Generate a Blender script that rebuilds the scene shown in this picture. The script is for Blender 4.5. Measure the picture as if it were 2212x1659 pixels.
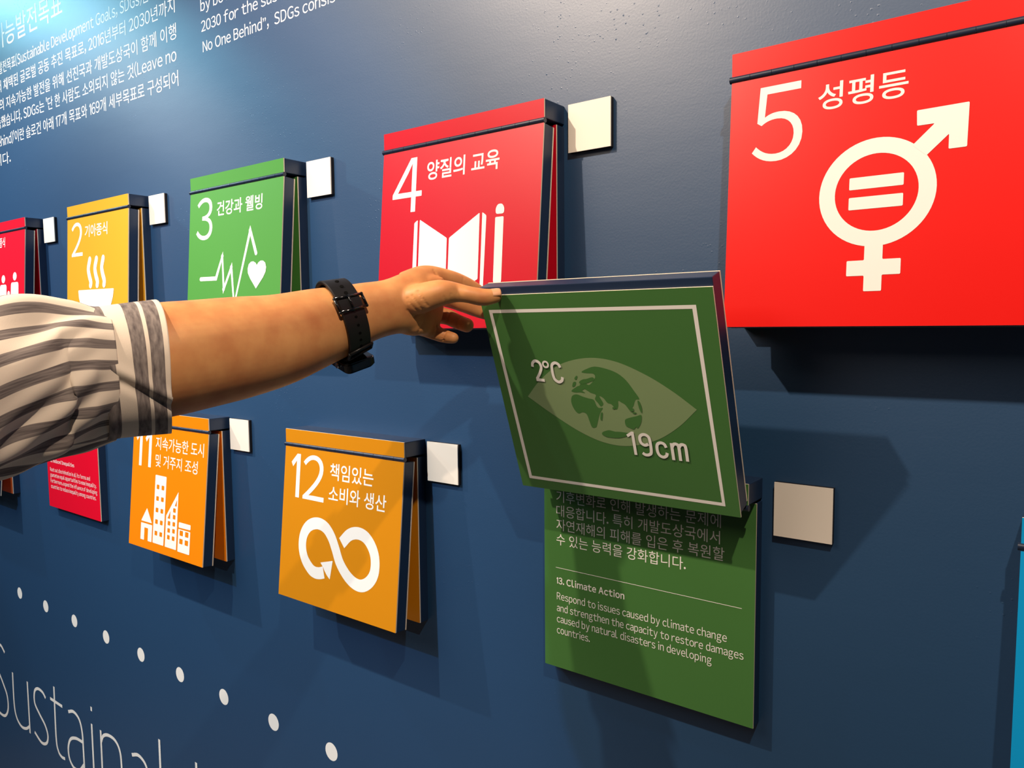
import bpy, bmesh, math, random
from mathutils import Vector, Matrix

# ------------------------------------------------------------------ scene, camera, light
for o in list(bpy.data.objects):
    bpy.data.objects.remove(o, do_unlink=True)
S = bpy.context.scene
COL = S.collection
U = 0.25            # one panel is 25 cm wide
Z0 = 1.746          # height of the tops of the upper row of panels

def W(x, y, z):
    """panel units -> metres (x along the wall, y out of the wall is negative)"""
    return Vector((x * U, y * U, z * U + Z0))

cam_d = bpy.data.cameras.new('camera')
cam = bpy.data.objects.new('camera', cam_d)
COL.objects.link(cam)
R = ((0.798103043, 0.602457228, -0.008764735), (0.039455092, -0.06677248, -0.996987828), (-0.601227768, 0.795353207, -0.077061324))
cam.matrix_world = Matrix(((R[0][0], -R[1][0], -R[2][0], 2.5666997),
                           (R[0][1], -R[1][1], -R[2][1], -0.7321902),
                           (R[0][2], -R[1][2], -R[2][2], 1.4996226),
                           (0, 0, 0, 1)))
cam_d.sensor_fit = 'HORIZONTAL'
cam_d.sensor_width = 36
cam_d.lens = 1627.26 / 2212 * 36
cam_d.clip_start = 0.01
S.camera = cam
S.view_settings.view_transform = 'Standard'
S.view_settings.look = 'None'
S.view_settings.gamma = 1
S.view_settings.exposure = 0.0

world = bpy.data.worlds.new('exhibition_hall_ambience')
S.world = world
world.use_nodes = True
bg = world.node_tree.nodes['Background']
bg.inputs[0].default_value = (0.62, 0.78, 1.0, 1)
bg.inputs[1].default_value = 0.022

def spot(name, pos, target, energy, color, angle, blend, radius):
    l = bpy.data.lights.new(name, 'SPOT')
    l.energy = energy; l.color = color; l.spot_size = math.radians(angle); l.spot_blend = blend
    l.shadow_soft_size = radius
    o = bpy.data.objects.new(name, l); COL.objects.link(o)
    o.location = pos
    o.rotation_euler = (Vector(target) - Vector(pos)).to_track_quat('-Z', 'Y').to_euler()
    return o
# track spots in a row in front of the wall, one cool lamp far left, one cool lamp behind the visitor
spot('track_spot_centre', W(6.47, -3.4, 2.92), W(8.2, 0, -1.2), 70, (1.0, 0.80, 0.62), 110, 0.6, 0.012)
spot('track_spot_right', W(11.1, -3.4, 2.80), W(9.6, 0, -1.2), 56, (1.0, 0.80, 0.62), 100, 0.6, 0.012)
spot('track_spot_left', W(1.87, -3.4, 2.92), W(3.0, 0, -2.2), 70, (1.0, 0.92, 0.84), 78, 0.4, 0.012)
spot('cool_lamp_far_left', W(-2.6, -2.34, 4.05), W(0.25, 0, 1.5), 48, (0.34, 0.80, 1.0), 53.5, 0.16, 0.03)
spot('cool_lamp_front', W(5.5, -7.0, 3.0), W(4.5, 0, -2.0), 72, (0.42, 0.74, 1.0), 56, 0.35, 0.02)

def added_area_light(name, pos, sx, sy, energy, color):
    l = bpy.data.lights.new(name, 'AREA'); l.shape = 'RECTANGLE'; l.size = sx; l.size_y = sy
    l.energy = energy; l.color = color
    o = bpy.data.objects.new(name, l); COL.objects.link(o); o.location = pos
    return o
added_area_light('added_warm_haze_fill', W(2.5, -9.0, 4.9), 1.8, 2.2, 60, (1.0, 0.80, 0.64))  # unseen warm area light, added to give the upper wall its grey haze

# ------------------------------------------------------------------ materials
def srgb(r, g, b):
    f = lambda c: (c / 255 / 12.92) if c / 255 <= 0.04045 else ((c / 255 + 0.055) / 1.055) ** 2.4
    return (f(r), f(g), f(b), 1)

def mat(name, col, rough=0.5, spec=0.5, metal=0.0, bump=None, vary=0.0):
    m = bpy.data.materials.new(name); m.use_nodes = True
    n = m.node_tree.nodes; L = m.node_tree.links; p = n['Principled BSDF']
    p.inputs['Base Color'].default_value = col
    p.inputs['Roughness'].default_value = rough
    p.inputs['Specular IOR Level'].default_value = spec
    p.inputs['Metallic'].default_value = metal
    tc = n.new('ShaderNodeTexCoord')
    if bump:
        sc, st, dist = bump
        t = n.new('ShaderNodeTexNoise'); t.inputs['Scale'].default_value = sc; t.inputs['Detail'].default_value = 4
        L.new(tc.outputs['Object'], t.inputs['Vector'])
        b = n.new('ShaderNodeBump'); b.inputs['Strength'].default_value = st; b.inputs['Distance'].default_value = dist
        L.new(t.outputs['Fac'], b.inputs['Height']); L.new(b.outputs['Normal'], p.inputs['Normal'])
    if vary:
        t2 = n.new('ShaderNodeTexNoise'); t2.inputs['Scale'].default_value = 14; t2.inputs['Detail'].default_value = 3
        L.new(tc.outputs['Object'], t2.inputs['Vector'])
        mx = n.new('ShaderNodeMix'); mx.data_type = 'RGBA'
        mx.inputs['A'].default_value = tuple(c * (1 - vary) for c in col[:3]) + (1,)
        mx.inputs['B'].default_value = tuple(min(1, c * (1 + vary)) for c in col[:3]) + (1,)
        L.new(t2.outputs['Fac'], mx.inputs['Factor']); L.new(mx.outputs['Result'], p.inputs['Base Color'])
    return m

def wall_mat():
    m = mat('navy_wall_paint', srgb(23, 63, 101), 0.46, 1.0)
    n = m.node_tree.nodes; L = m.node_tree.links; p = n['Principled BSDF']
    tc = n['Texture Coordinate']
    big = n.new('ShaderNodeTexNoise'); big.inputs['Scale'].default_value = 2.2; big.inputs['Detail'].default_value = 5
    mp = n.new('ShaderNodeMapping'); mp.inputs['Scale'].default_value = (1.0, 1.0, 3.0)
    L.new(tc.outputs['Object'], mp.inputs['Vector']); L.new(mp.outputs['Vector'], big.inputs['Vector'])
    fine = n.new('ShaderNodeTexNoise'); fine.inputs['Scale'].default_value = 420; fine.inputs['Detail'].default_value = 3
    L.new(tc.outputs['Object'], fine.inputs['Vector'])
    lump = n.new('ShaderNodeTexVoronoi'); lump.inputs['Scale'].default_value = 150
    L.new(tc.outputs['Object'], lump.inputs['Vector'])
    lr = n.new('ShaderNodeMapRange'); lr.inputs['From Min'].default_value = 0.0; lr.inputs['From Max'].default_value = 0.16
    lr.inputs['To Min'].default_value = 1.0; lr.inputs['To Max'].default_value = 0.0
    L.new(lump.outputs['Distance'], lr.inputs['Value'])
    patch = n.new('ShaderNodeTexNoise'); patch.inputs['Scale'].default_value = 5.5; patch.inputs['Detail'].default_value = 2
    L.new(tc.outputs['Object'], patch.inputs['Vector'])
    pr = n.new('ShaderNodeMapRange'); pr.inputs['From Min'].default_value = 0.52; pr.inputs['From Max'].default_value = 0.66
    L.new(patch.outputs['Fac'], pr.inputs['Value'])
    mul = n.new('ShaderNodeMath'); mul.operation = 'MULTIPLY'
    L.new(lr.outputs['Result'], mul.inputs[0]); L.new(pr.outputs['Result'], mul.inputs[1])
    b1 = n.new('ShaderNodeBump'); b1.inputs['Strength'].default_value = 0.07; b1.inputs['Distance'].default_value = 0.012
    L.new(big.outputs['Fac'], b1.inputs['Height'])
    b2 = n.new('ShaderNodeBump'); b2.inputs['Strength'].default_value = 0.10; b2.inputs['Distance'].default_value = 0.0008
    L.new(fine.outputs['Fac'], b2.inputs['Height']); L.new(b1.outputs['Normal'], b2.inputs['Normal'])
    b3 = n.new('ShaderNodeBump'); b3.inputs['Strength'].default_value = 0.6; b3.inputs['Distance'].default_value = 0.0006
    L.new(mul.outputs['Value'], b3.inputs['Height']); L.new(b2.outputs['Normal'], b3.inputs['Normal'])
    L.new(b3.outputs['Normal'], p.inputs['Normal'])
    return m

M = {
    'wall': wall_mat(),
    'floor': mat('grey_floor', srgb(110, 108, 105), 0.5, bump=(30, 0.1, 0.002)),
    'white': mat('white_vinyl', srgb(238, 236, 232), 0.45, 0.4),
    'navy': mat('navy_box_paint', srgb(25, 46, 76), 0.42, 0.5, bump=(260, 0.05, 0.0004)),
    'hinge': mat('navy_hinge_paint', srgb(24, 36, 60), 0.40, 0.5),
    'cream': mat('cream_sheet_edge', srgb(236, 222, 200), 0.6, 0.3),
    'plaque': mat('off_white_plaque', srgb(236, 228, 216), 0.5, 0.4, bump=(300, 0.03, 0.0002)),
    'plaque_side': mat('dark_plaque_side', srgb(24, 22, 26), 0.5, 0.4),
    'steel': mat('bright_steel', srgb(170, 172, 178), 0.25, 0.5, metal=1.0),
}
def panel_mat(name, c, rough=0.33):
    return mat(name, srgb(*c), rough, 0.5, bump=(500, 0.03, 0.0002), vary=0.02)
M['red1'] = panel_mat('crimson_print', (226, 22, 48))
M['amber'] = panel_mat('mustard_print', (218, 164, 44))
M['green3'] = panel_mat('leaf_green_print', (80, 146, 66))
M['red4'] = panel_mat('deep_red_print', (192, 10, 34))
M['red5'] = panel_mat('scarlet_print', (226, 20, 14))
M['orange9'] = panel_mat('burnt_orange_print', (222, 92, 32))
M['pink10'] = panel_mat('magenta_red_print', (226, 6, 42))
M['orange11'] = panel_mat('orange_print', (236, 132, 4))
M['ochre12'] = panel_mat('ochre_print', (206, 132, 16))
M['green13'] = panel_mat('forest_green_print', (68, 116, 58))
M['blue14'] = panel_mat('sky_blue_print', (10, 150, 214))
M['eye13'] = panel_mat('pale_green_print', (128, 152, 108))

# ------------------------------------------------------------------ mesh helpers
def link(name, me, mats, parent=None, loc=None, rot=None):
    o = bpy.data.objects.new(name, me); COL.objects.link(o)
    for m in (mats if isinstance(mats, (list, tuple)) else [mats]):
        me.materials.append(m)
    if parent is not None: o.parent = parent
    if loc is not None: o.location = loc
    if rot is not None: o.rotation_euler = rot
    return o

def from_bm(bm, name):
    me = bpy.data.meshes.new(name); bm.to_mesh(me); bm.free(); return me

def box_bm(bm, x0, x1, y0, y1, z0, z1, front=None, bevel=0.0):
    """box in panel units; front = material index of the -y face ('-y') or '+y'"""
    vs = [bm.verts.new((x * U, y * U, z * U)) for x in (x0, x1) for y in (y0, y1) for z in (z0, z1)]
    q = [(0, 1, 3, 2), (4, 6, 7, 5), (0, 4, 5, 1), (2, 3, 7, 6), (0, 2, 6, 4), (1, 5, 7, 3)]
    fs = [bm.faces.new([vs[i] for i in f]) for f in q]
    bmesh.ops.recalc_face_normals(bm, faces=fs)
    if front == '-y': fs[2].material_index = 1
    if front == '+y': fs[3].material_index = 1
    if bevel:
        es = {e for f in fs for e in f.edges}
        bmesh.ops.bevel(bm, geom=list(es), offset=bevel * U, segments=2, profile=0.6, affect='EDGES')
    return fs

def box(name, x0, x1, y0, y1, z0, z1, mats, parent=None, front=None, bevel=0.0, loc=None, rot=None):
    bm = bmesh.new(); box_bm(bm, x0, x1, y0, y1, z0, z1, front, bevel)
    return link(name, from_bm(bm, name), mats, parent, loc, rot)

def thing(name, label, cat, loc, group=None):
    o = bpy.data.objects.new(name, None); COL.objects.link(o)
    o.empty_display_size = 0.05
    o.location = loc; o['label'] = label; o['category'] = cat
    if group: o['group'] = group
    return o

def layered(fn):
    # every shape added sits a hair above the one before, as overlapping prints do
    def run(s, *a, **k):
        n0 = len(s.bm.verts); s.level += 1; lv = s.level
        fn(s, *a, **k)
        s.bm.verts.ensure_lookup_table()
        for v in list(s.bm.verts)[n0:]:
            if v.co.z == 0: v.co.z = lv * 1e-4
    return run

class Flat:
    """printed shapes in a panel's own plane: x to the right, d downwards; turned into one thin mesh"""
    def __init__(s): s.bm = bmesh.new(); s.level = 0
    @layered
    def poly(s, pts, hole=None):
        vs = [s.bm.verts.new((p[0], p[1], 0)) for p in pts]
        es = [s.bm.edges.new((vs[i], vs[(i + 1) % len(vs)])) for i in range(len(vs))]
        for h in (hole or []):
            hv = [s.bm.verts.new((p[0], p[1], 0)) for p in h]
            es += [s.bm.edges.new((hv[i], hv[(i + 1) % len(hv)])) for i in range(len(hv))]
        bmesh.ops.triangle_fill(s.bm, use_beauty=True, use_dissolve=False, edges=es)
    def round_poly(s, pts, r, hole=None, n=4):
        s.poly(rounded(pts, r, n), hole)
    def disc(s, cx, cy, r, ry=None, n=40):
        s.poly([(cx + r * math.cos(2 * math.pi * i / n), cy + (ry or r) * math.sin(2 * math.pi * i / n)) for i in range(n)])
    @layered
    def ring(s, cx, cy, ro, ri, n=64, k=1.0):
        c = lambda r: [(cx + r * math.cos(2 * math.pi * i / n), cy + k * r * math.sin(2 * math.pi * i / n)) for i in range(n)]
        a = [s.bm.verts.new((p[0], p[1], 0)) for p in c(ro)]; b = [s.bm.verts.new((p[0], p[1], 0)) for p in c(ri)]
        for i in range(n): s.bm.faces.new((a[i], a[(i + 1) % n], b[(i + 1) % n], b[i]))
    @layered
    def stroke(s, pts, w, smooth=0, cap=True, closed=False):
        if smooth: pts = catmull(pts, smooth, closed)
        n = len(pts); Ls = []; Rs = []
        for i in range(n):
            p = Vector(pts[i])
            a = Vector(pts[i - 1]) if (i > 0 or closed) else p
            b = Vector(pts[(i + 1) % n]) if (i < n - 1 or closed) else p
            d1 = (p - a); d2 = (b - p)
            if d1.length < 1e-9: d1 = d2
            if d2.length < 1e-9: d2 = d1
            d1 = d1.normalized(); d2 = d2.normalized()
            t = (d1 + d2)
            t = t.normalized() if t.length > 1e-6 else d1
            nn = Vector((-t.y, t.x)); k = w / 2 / max(0.42, abs(nn.dot(Vector((-d1.y, d1.x)))))
            Ls.append(p + nn * k); Rs.append(p - nn * k)
        lv = [s.bm.verts.new((p.x, p.y, 0)) for p in Ls]; rv = [s.bm.verts.new((p.x, p.y, 0)) for p in Rs]
        for i in range(n if closed else n - 1):
            j = (i + 1) % n
            s.bm.faces.new((lv[i], lv[j], rv[j], rv[i]))
        if cap and not closed:
            for p in (pts[0], pts[-1]): s.disc(p[0], p[1], w / 2, n=16)
    @layered
    def text(s, body, x0, x1, base, size, weight=0.0, slope=0.0):
        """a line fitted from x0 to x1 (ink), standing on the line d = base, font size in panel units"""
        V, F = text_mesh(body, weight)
        xs = [v[0] for v in V]; a, b = min(xs), max(xs)
        k = (x1 - x0) / (b - a)
        vs = [s.bm.verts.new((x0 + (v[0] - a) * k, base - v[1] * size + slope * (v[0] - a) * k, 0)) for v in V]
        for p in F:
            try: s.bm.faces.new([vs[i] for i in p])
            except ValueError: pass
    @layered
    def text_box(s, body, x0, x1, d0, d1, weight=0.0):
        """text fitted by its ink into the rectangle x0..x1, d0 (top)..d1 (bottom)"""
        V, F = text_mesh(body, weight)
        xs = [v[0] for v in V]; ys = [v[1] for v in V]
        a, b, c, e = min(xs), max(xs), min(ys), max(ys)
        vs = [s.bm.verts.new((x0 + (v[0] - a) / (b - a) * (x1 - x0), d1 - (v[1] - c) / (e - c) * (d1 - d0), 0)) for v in V]
        for p in F:
            try: s.bm.faces.new([vs[i] for i in p])
            except ValueError: pass
    def build(s, name, material, parent, y=-0.0005, flip=1, up=-1, loc=None):
        """flip=-1 faces +y; up=+1 when d grows upwards"""
        for v in s.bm.verts:
            v.co = Vector((v.co.x * U, (y - flip * v.co.z) * U, up * v.co.y * U))
        for f in s.bm.faces:
            f.normal_update()
            if f.normal.y * flip > 0: f.normal_flip()
        return link(name, from_bm(s.bm, name), material, parent, loc)

_glyphs = {}
def glyph(ch, weight):
    """outline of one character as (vertices, faces), from the built-in typeface"""
    k = (ch, weight)
    if ch == '１':        # a plain one without a foot
        t = 0.094 + 2 * weight
        return ([(0.23 - t, 0), (0.23, 0), (0.23, 0.735), (0.23 - t * 0.92, 0.735), (0.0, 0.585), (0.045 , 0.585 - t * 0.80), (0.23 - t, 0.735 - t * 1.25)],
                [(0, 1, 2, 3, 6), (6, 3, 4, 5)])
    if k not in _glyphs:
        c = bpy.data.curves.new('lettering', 'FONT'); c.body = ch; c.size = 1; c.offset = weight
        c.resolution_u = 7; c.fill_mode = 'FRONT'
        o = bpy.data.objects.new('lettering', c); COL.objects.link(o)
        bpy.context.view_layer.update()
        me = bpy.data.meshes.new_from_object(o.evaluated_get(bpy.context.evaluated_depsgraph_get()))
        _glyphs[k] = ([(v.co.x, v.co.y) for v in me.vertices], [tuple(p.vertices) for p in me.polygons])
        bpy.data.objects.remove(o); bpy.data.curves.remove(c); bpy.data.meshes.remove(me)
    return _glyphs[k]

def text_mesh(body, weight):
    """a line of type; Latin letters take the full-width forms of the sans serif, closed up again"""
    V, F, x = [], [], 0.0
    for ch in body:
        if ch == ' ': x += 0.27; continue
        latin = 33 <= ord(ch) <= 126
        g, fs = glyph(chr(ord(ch) + 0xFEE0) if latin else ch, weight)
        if not g: x += 0.3; continue
        a, b = min(p[0] for p in g), max(p[0] for p in g)
        if latin or ch in '“”':
            side = 0.040 if (ch in "LTtfrcvwyxzaseAVWYko.,'():;" or ch.isdigit()) else 0.062
            ox, adv = x + side - a, (b - a) + 2 * side
        else:
            ox, adv = x, 0.92
        n0 = len(V)
        V += [(p[0] + ox, p[1]) for p in g]; F += [tuple(i + n0 for i in f_) for f_ in fs]
        x += adv
    return V, F

def rounded(pts, r, n=4):
    out = []; N = len(pts)
    for i in range(N):
        p = Vector(pts[i]); a = Vector(pts[i - 1]) - p; b = Vector(pts[(i + 1) % N]) - p
        k = min(r, a.length * 0.45, b.length * 0.45)
        A = p + a.normalized() * k; B = p + b.normalized() * k
        for j in range(n + 1):
            t = j / n
            out.append(tuple(A * (1 - t) ** 2 + p * 2 * t * (1 - t) + B * t * t))
    return out

def catmull(pts, sub, closed=False):
    P = [Vector(p) for p in pts]; n = len(P); out = []
    for i in range(n if closed else n - 1):
        p0 = P[i - 1] if (i > 0 or closed) else P[0] * 2 - P[1]
        p1 = P[i]; p2 = P[(i + 1) % n]
        p3 = P[(i + 2) % n] if (i + 2 < n or closed) else P[-1] * 2 - P[-2]
        for k in range(sub):
            t = k / sub
            out.append(0.5 * ((2 * p1) + (p2 - p0) * t + (2 * p0 - 5 * p1 + 4 * p2 - p3) * t * t + (3 * p1 - p0 - 3 * p2 + p3) * t ** 3))
    if not closed: out.append(P[-1])
    return out

def rect(x0, x1, d0, d1): return [(x0, d0), (x1, d0), (x1, d1), (x0, d1)]

# ------------------------------------------------------------------ the wall and its painted lettering
def structure(o): o['kind'] = 'structure'; return o
wall = structure(box('wall_back', -2, 15, 0, 0.5, -Z0 / U, 5.0, M['wall'], loc=(0, 0, Z0)))
floor = structure(box('floor', -2, 15, -12, 0.0, -Z0 / U - 0.4, -Z0 / U, M['floor'], loc=(0, 0, Z0)))
WY = -0.0005
f = Flat()
f.text('지속가능발전목표', 1.50, 3.412, -1.668, 0.245, 0.004, 0.018)
f.build('intro_title', M['white'], wall, WY, up=-1)
# (d grows downwards: a height of z stands at d = -z)
f = Flat()
for body, x0, x1, z0, z1 in [
        ('지속가능발전목표(Sustainable Development Goals, SDGs)는', 1.62, 4.80, 1.430, 1.380),
        ('유엔총회에서 채택된 글로벌 공동 추진 목표로, 2016년부터 2030년까지', 1.38, 5.142, 1.268, 1.219),
        ('인류 모두의 지속가능한 발전을 위해 선진국과 개발도상국이 함께 이행', 1.50, 5.147, 1.100, 1.041),
        ("하기로 약속했습니다. SDGs는 '단 한 사람도 소외되지 않는 것(Leave no", 1.42, 5.138, 0.945, 0.886),
        ("one behind)'이란 슬로건 아래 17개 목표와 169개 세부목표로 구성되어", 1.56, 5.150, 0.768, 0.720),
        ('있습니다.', 1.50, 2.182, 0.598, 0.592)]:
    f.text(body, x0, x1, -z0, 0.120, 0.0, (z0 - z1) / (x1 - x0))
f.build('intro_paragraph', M['white'], wall, WY)
f = Flat()
f.text('by both developed and', 5.462, 6.62, -1.135, 0.094, 0.0, 0.012)
f.text('2030 for the sustainable', 5.462, 6.72, -1.001, 0.094, 0.0, 0.012)
f.text('No One Behind”,  SDGs consist of', 5.472, 7.02, -0.867, 0.094, 0.0, 0.012)
f.build('english_paragraph', M['white'], wall, WY)
for x in (1.77, 2.389, 3.005, 3.617, 4.219, 4.819, 5.414, 6.006, 6.605):
    f = Flat(); f.disc(0, 0, 0.058)
    f.build('white_dot', M['white'], wall, WY, loc=(x * U, 0, -3.645 * U))
# the big thin heading, drawn as even strokes
f = Flat(); w = 0.030
st = lambda pts, sm=6: f.stroke([(x, -z) for x, z in pts], w, sm, cap=False)
st([(1.262, -4.40), (1.16, -4.345), (1.05, -4.38), (1.00, -4.50), (1.04, -4.64), (1.16, -4.76), (1.26, -4.88), (1.26, -5.03), (1.16, -5.13), (1.00, -5.135), (0.90, -5.07)])
st([(1.447, -4.567), (1.441, -4.906), (1.487, -5.045), (1.60, -5.105), (1.72, -5.09), (1.812, -5.04)]); st([(1.825, -4.559), (1.820, -5.108)], 0)
st([(2.258, -4.603), (2.19, -4.562), (2.077, -4.559), (1.995, -4.615), (1.985, -4.735), (2.09, -4.82), (2.209, -4.896), (2.262, -4.985), (2.224, -5.075), (2.101, -5.112), (1.94, -5.055)])
st([(2.47, -4.424), (2.456, -4.935), (2.491, -5.065), (2.56, -5.10), (2.635, -5.094)]); st([(2.368, -4.572), (2.638, -4.572)], 0)
for dx in (0.0, 1.215):
    st([(2.765 + dx, -4.582), (2.88 + dx, -4.548), (2.99 + dx, -4.585), (3.040 + dx, -4.69), (3.047 + dx, -4.85), (3.047 + dx, -5.105)])
    st([(3.043 + dx, -4.79), (2.90 + dx, -4.80), (2.78 + dx, -4.85), (2.722 + dx, -4.955), (2.74 + dx, -5.06), (2.83 + dx, -5.115), (2.95 + dx, -5.09), (3.04 + dx, -5.01)])
st([(3.255, -4.384), (3.255, -4.424)], 0); st([(3.247, -4.547), (3.243, -5.105)], 0)
st([(3.420, -4.55), (3.412, -5.105)], 0); st([(3.418, -4.66), (3.47, -4.585), (3.57, -4.548), (3.69, -4.555), (3.765, -4.62), (3.785, -4.75), (3.785, -5.105)])
st([(4.455, -4.287), (4.447, -5.105)], 0); st([(4.45, -4.66), (4.52, -4.58), (4.63, -4.548), (4.76, -4.59), (4.83, -4.70), (4.84, -4.86), (4.79, -5.02), (4.68, -5.105), (4.55, -5.09), (4.45, -5.02)])
st([(5.0, -4.287), (5.0, -5.105)], 0)
st([(5.19, -4.80), (5.55, -4.80), (5.53, -4.66), (5.46, -4.57), (5.36, -4.548), (5.25, -4.59), (5.19, -4.70), (5.18, -4.86), (5.22, -5.02), (5.33, -5.11), (5.45, -5.10), (5.54, -5.04)])
f.build('big_heading', M['white'], wall, WY)

# ------------------------------------------------------------------ hinged panels
SP, O2, RZ2, D, HH = 1.8403, -0.4889, -1.5897, 0.1588, 0.0815
FLAP_T, FLAP_L, SH = 0.080, 0.917, 0.007

def panel(name, label, x0, z0, m, tilt=None, back=None, start=0.023):
    """header box, hinge, flap and the info board behind it; returns (root, flap)"""
    r = thing('flip_panel', label, 'sign', W(x0, 0, z0), 'hinged goal panels on the blue wall')
    h = box('header_box', 0, 1, -(D - SH), 0.002, -HH, 0, M['navy'], r, bevel=0.004)
    box('header_facing', 0, 1, -D, -(D - SH), -HH, 0, [M['cream'], m], h, front='-y')
    # info board
    b = box('info_board', 0, 1, -0.058, 0.002, -1.0, -HH - 0.012, M['navy'], r)
    box('board_sheet', 0, 1, -0.065, -0.058, -1.0, -HH - 0.012, [M['cream'], m], b, front='-y')
    fl = None
    if tilt is not None:
        # hinge with knuckles
        bm = bmesh.new(); n = 13; rad = 0.0125
        for i in range(n):
            a = -0.008 + i * 1.012 / n; e = a + 1.012 / n - 0.0016
            rr = rad * (1.0 if i % 2 else 0.985)
            ra = [bm.verts.new((a * U, rr * math.cos(t) * U, rr * math.sin(t) * U)) for t in [2 * math.pi * k / 14 for k in range(14)]]
            rb = [bm.verts.new((e * U, rr * math.cos(t) * U, rr * math.sin(t) * U)) for t in [2 * math.pi * k / 14 for k in range(14)]]
            for k in range(14): bm.faces.new((ra[k], rb[k], rb[(k + 1) % 14], ra[(k + 1) % 14])).smooth = True
            bm.faces.new([bm.verts.new(v.co) for v in ra[::-1]]); bm.faces.new([bm.verts.new(v.co) for v in rb])
        bmesh.ops.recalc_face_normals(bm, faces=bm.faces)
        hg = link('hinge', from_bm(bm, 'hinge'), M['hinge'], r, Vector((0, -(D - 0.004) * U, (-HH - 0.0105) * U)))
        box('hinge_pin', -0.006, 1.002, -0.0085, 0.0085, -0.0085, 0.0085, M['hinge'], hg)
        box('hinge_leaf', 0.004, 0.996, 0.002, 0.010, -0.012, 0.012, M['hinge'], hg)
        # flap: local origin on the hinge line, hanging down -z, front face at y = 0
        fl = box('flap', 0, 1, SH, FLAP_T - SH, -FLAP_L, -max(start, 0.012), M['navy'], r,
                 loc=Vector((0, -D * U, -HH * U)), rot=(math.radians(tilt), 0, 0), bevel=0.003)
        box('front_sheet', 0, 1, 0, SH, -FLAP_L, -0.023, [M['cream'], m], fl, front='-y')
        bl = back or FLAP_L
        box('back_sheet', 0, 1, FLAP_T - SH, FLAP_T, -bl, -start, [M['cream'], m], fl, front='+y')
    return r, fl

def put(flat, name, fl, material=None): return flat.build(name, material or M['white'], fl)

# --- panel 1
r, fl = panel('flip_panel', 'crimson hinged panel with white family figures, cut off at the left edge', 1 * SP, 0, M['red1'], -3.5)
f = Flat(); f.text_box('1', 0.09, 0.20, 0.057, 0.32, 0.004); put(f, 'number', fl)
f = Flat(); f.text_box('빈곤종식', 0.30, 0.56, 0.058, 0.150, 0.012); put(f, 'title_lettering', fl)
f = Flat()
for cx, hd, sh, wd, leg in [(0.19, 0.47, 0.515, 0.075, 0.86), (0.355, 0.47, 0.515, 0.07, 0.86), (0.53, 0.445, 0.49, 0.075, 0.86), (0.79, 0.43, 0.477, 0.083, 0.86)]:
    f.disc(cx, hd - 0.005, 0.041, 0.037)
    f.round_poly([(cx - wd, sh), (cx + wd, sh), (cx + wd + 0.004, sh + 0.14), (cx + wd - 0.03, sh + 0.15), (cx + wd * 0.62, leg), (cx - wd * 0.62, leg), (cx - wd + 0.03, sh + 0.15), (cx - wd - 0.004, sh + 0.14)], 0.03)
f.disc(0.655, 0.58, 0.03); f.round_poly([(0.61, 0.615), (0.70, 0.615), (0.712, 0.73), (0.69, 0.86), (0.62, 0.86), (0.598, 0.73)], 0.03)
put(f, 'pictogram', fl)
# --- panel 2
r, fl = panel('flip_panel', 'mustard yellow hinged panel with a steaming bowl, behind the sleeve', 2 * SP, 0, M['amber'], -3.0)
f = Flat(); f.text_box('2', 0.077, 0.272, 0.056, 0.324, 0.0); put(f, 'number', fl)
f = Flat(); f.text_box('기아종식', 0.309, 0.68, 0.090, 0.186, 0.012); put(f, 'title_lettering', fl)
f = Flat()
for q in ([(0.394, .362), (.371, .431), (.387, .486), (.413, .535), (.409, .562)], [(.506, .362), (.482, .430), (.497, .485), (.523, .533), (.520, .563)], [(.616, .362), (.594, .429), (.610, .483), (.635, .531), (.632, .564)]):
    f.stroke(q, 0.050, 6)
f.round_poly([(.200, .594), (.788, .598), (.775, .660), (.741, .725), (.67, .785), (.62, .80), (.62, .83), (.37, .83), (.37, .80), (.32, .785), (.245, .72), (.212, .655)], 0.012)
put(f, 'pictogram', fl)
# --- panel 3
r, fl = panel('flip_panel', 'light green hinged panel with a pulse line and heart, above the forearm', 3 * SP, 0, M['green3'], -4.3)
f = Flat(); f.text_box('3', 0.084, 0.270, 0.061, 0.334, 0.0); put(f, 'number', fl)
f = Flat(); f.text_box('건강과 웰빙', 0.317, 0.80, 0.100, 0.193, 0.012); put(f, 'title_lettering', fl)
f = Flat()
f.stroke([(.154, .586), (.330, .589), (.394, .452), (.419, .660), (.497, .526), (.538, .762), (.686, .312), (.752, .455)], 0.026)
for p in ((.330, .589), (.394, .452), (.419, .660), (.497, .526), (.538, .762), (.686, .312)): f.disc(p[0], p[1], 0.0135, n=20)
f.poly([(.763, .669), (.70, .605), (.676, .572), (.672, .545), (.682, .518), (.705, .504), (.728, .503), (.752, .513), (.765, .528), (.779, .513), (.802, .503), (.826, .504), (.849, .518), (.859, .545), (.854, .572), (.83, .605)])
put(f, 'pictogram', fl)
# --- panel 4
r, fl = panel('flip_panel', 'deep red hinged panel with an open book and pencil, behind the hand', 4 * SP, 0, M['red4'], -5.1)
f = Flat(); f.text_box('4', 0.078, 0.281, 0.066, 0.336, 0.0); put(f, 'number', fl)
f = Flat(); f.text_box('양질의 교육', 0.312, 0.762, 0.098, 0.192, 0.014); put(f, 'title_lettering', fl)
f = Flat()
for q in ([(.240, .394), (.263, .380), (.267, .735), (.240, .735)], [(.277, .380), (.461, .484), (.466, .775), (.279, .690)], [(.659, .382), (.475, .485), (.477, .775), (.664, .690)], [(.675, .381), (.700, .398), (.698, .735), (.678, .735)]):
    f.round_poly(q, 0.006)
f.round_poly([(.755, .398), (.753, .372), (.765, .353), (.790, .353), (.803, .372), (.802, .399)], 0.016)
f.round_poly([(.753, .412), (.801, .412), (.803, .705), (.780, .745), (.756, .705)], 0.006)
put(f, 'pictogram', fl)
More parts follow.
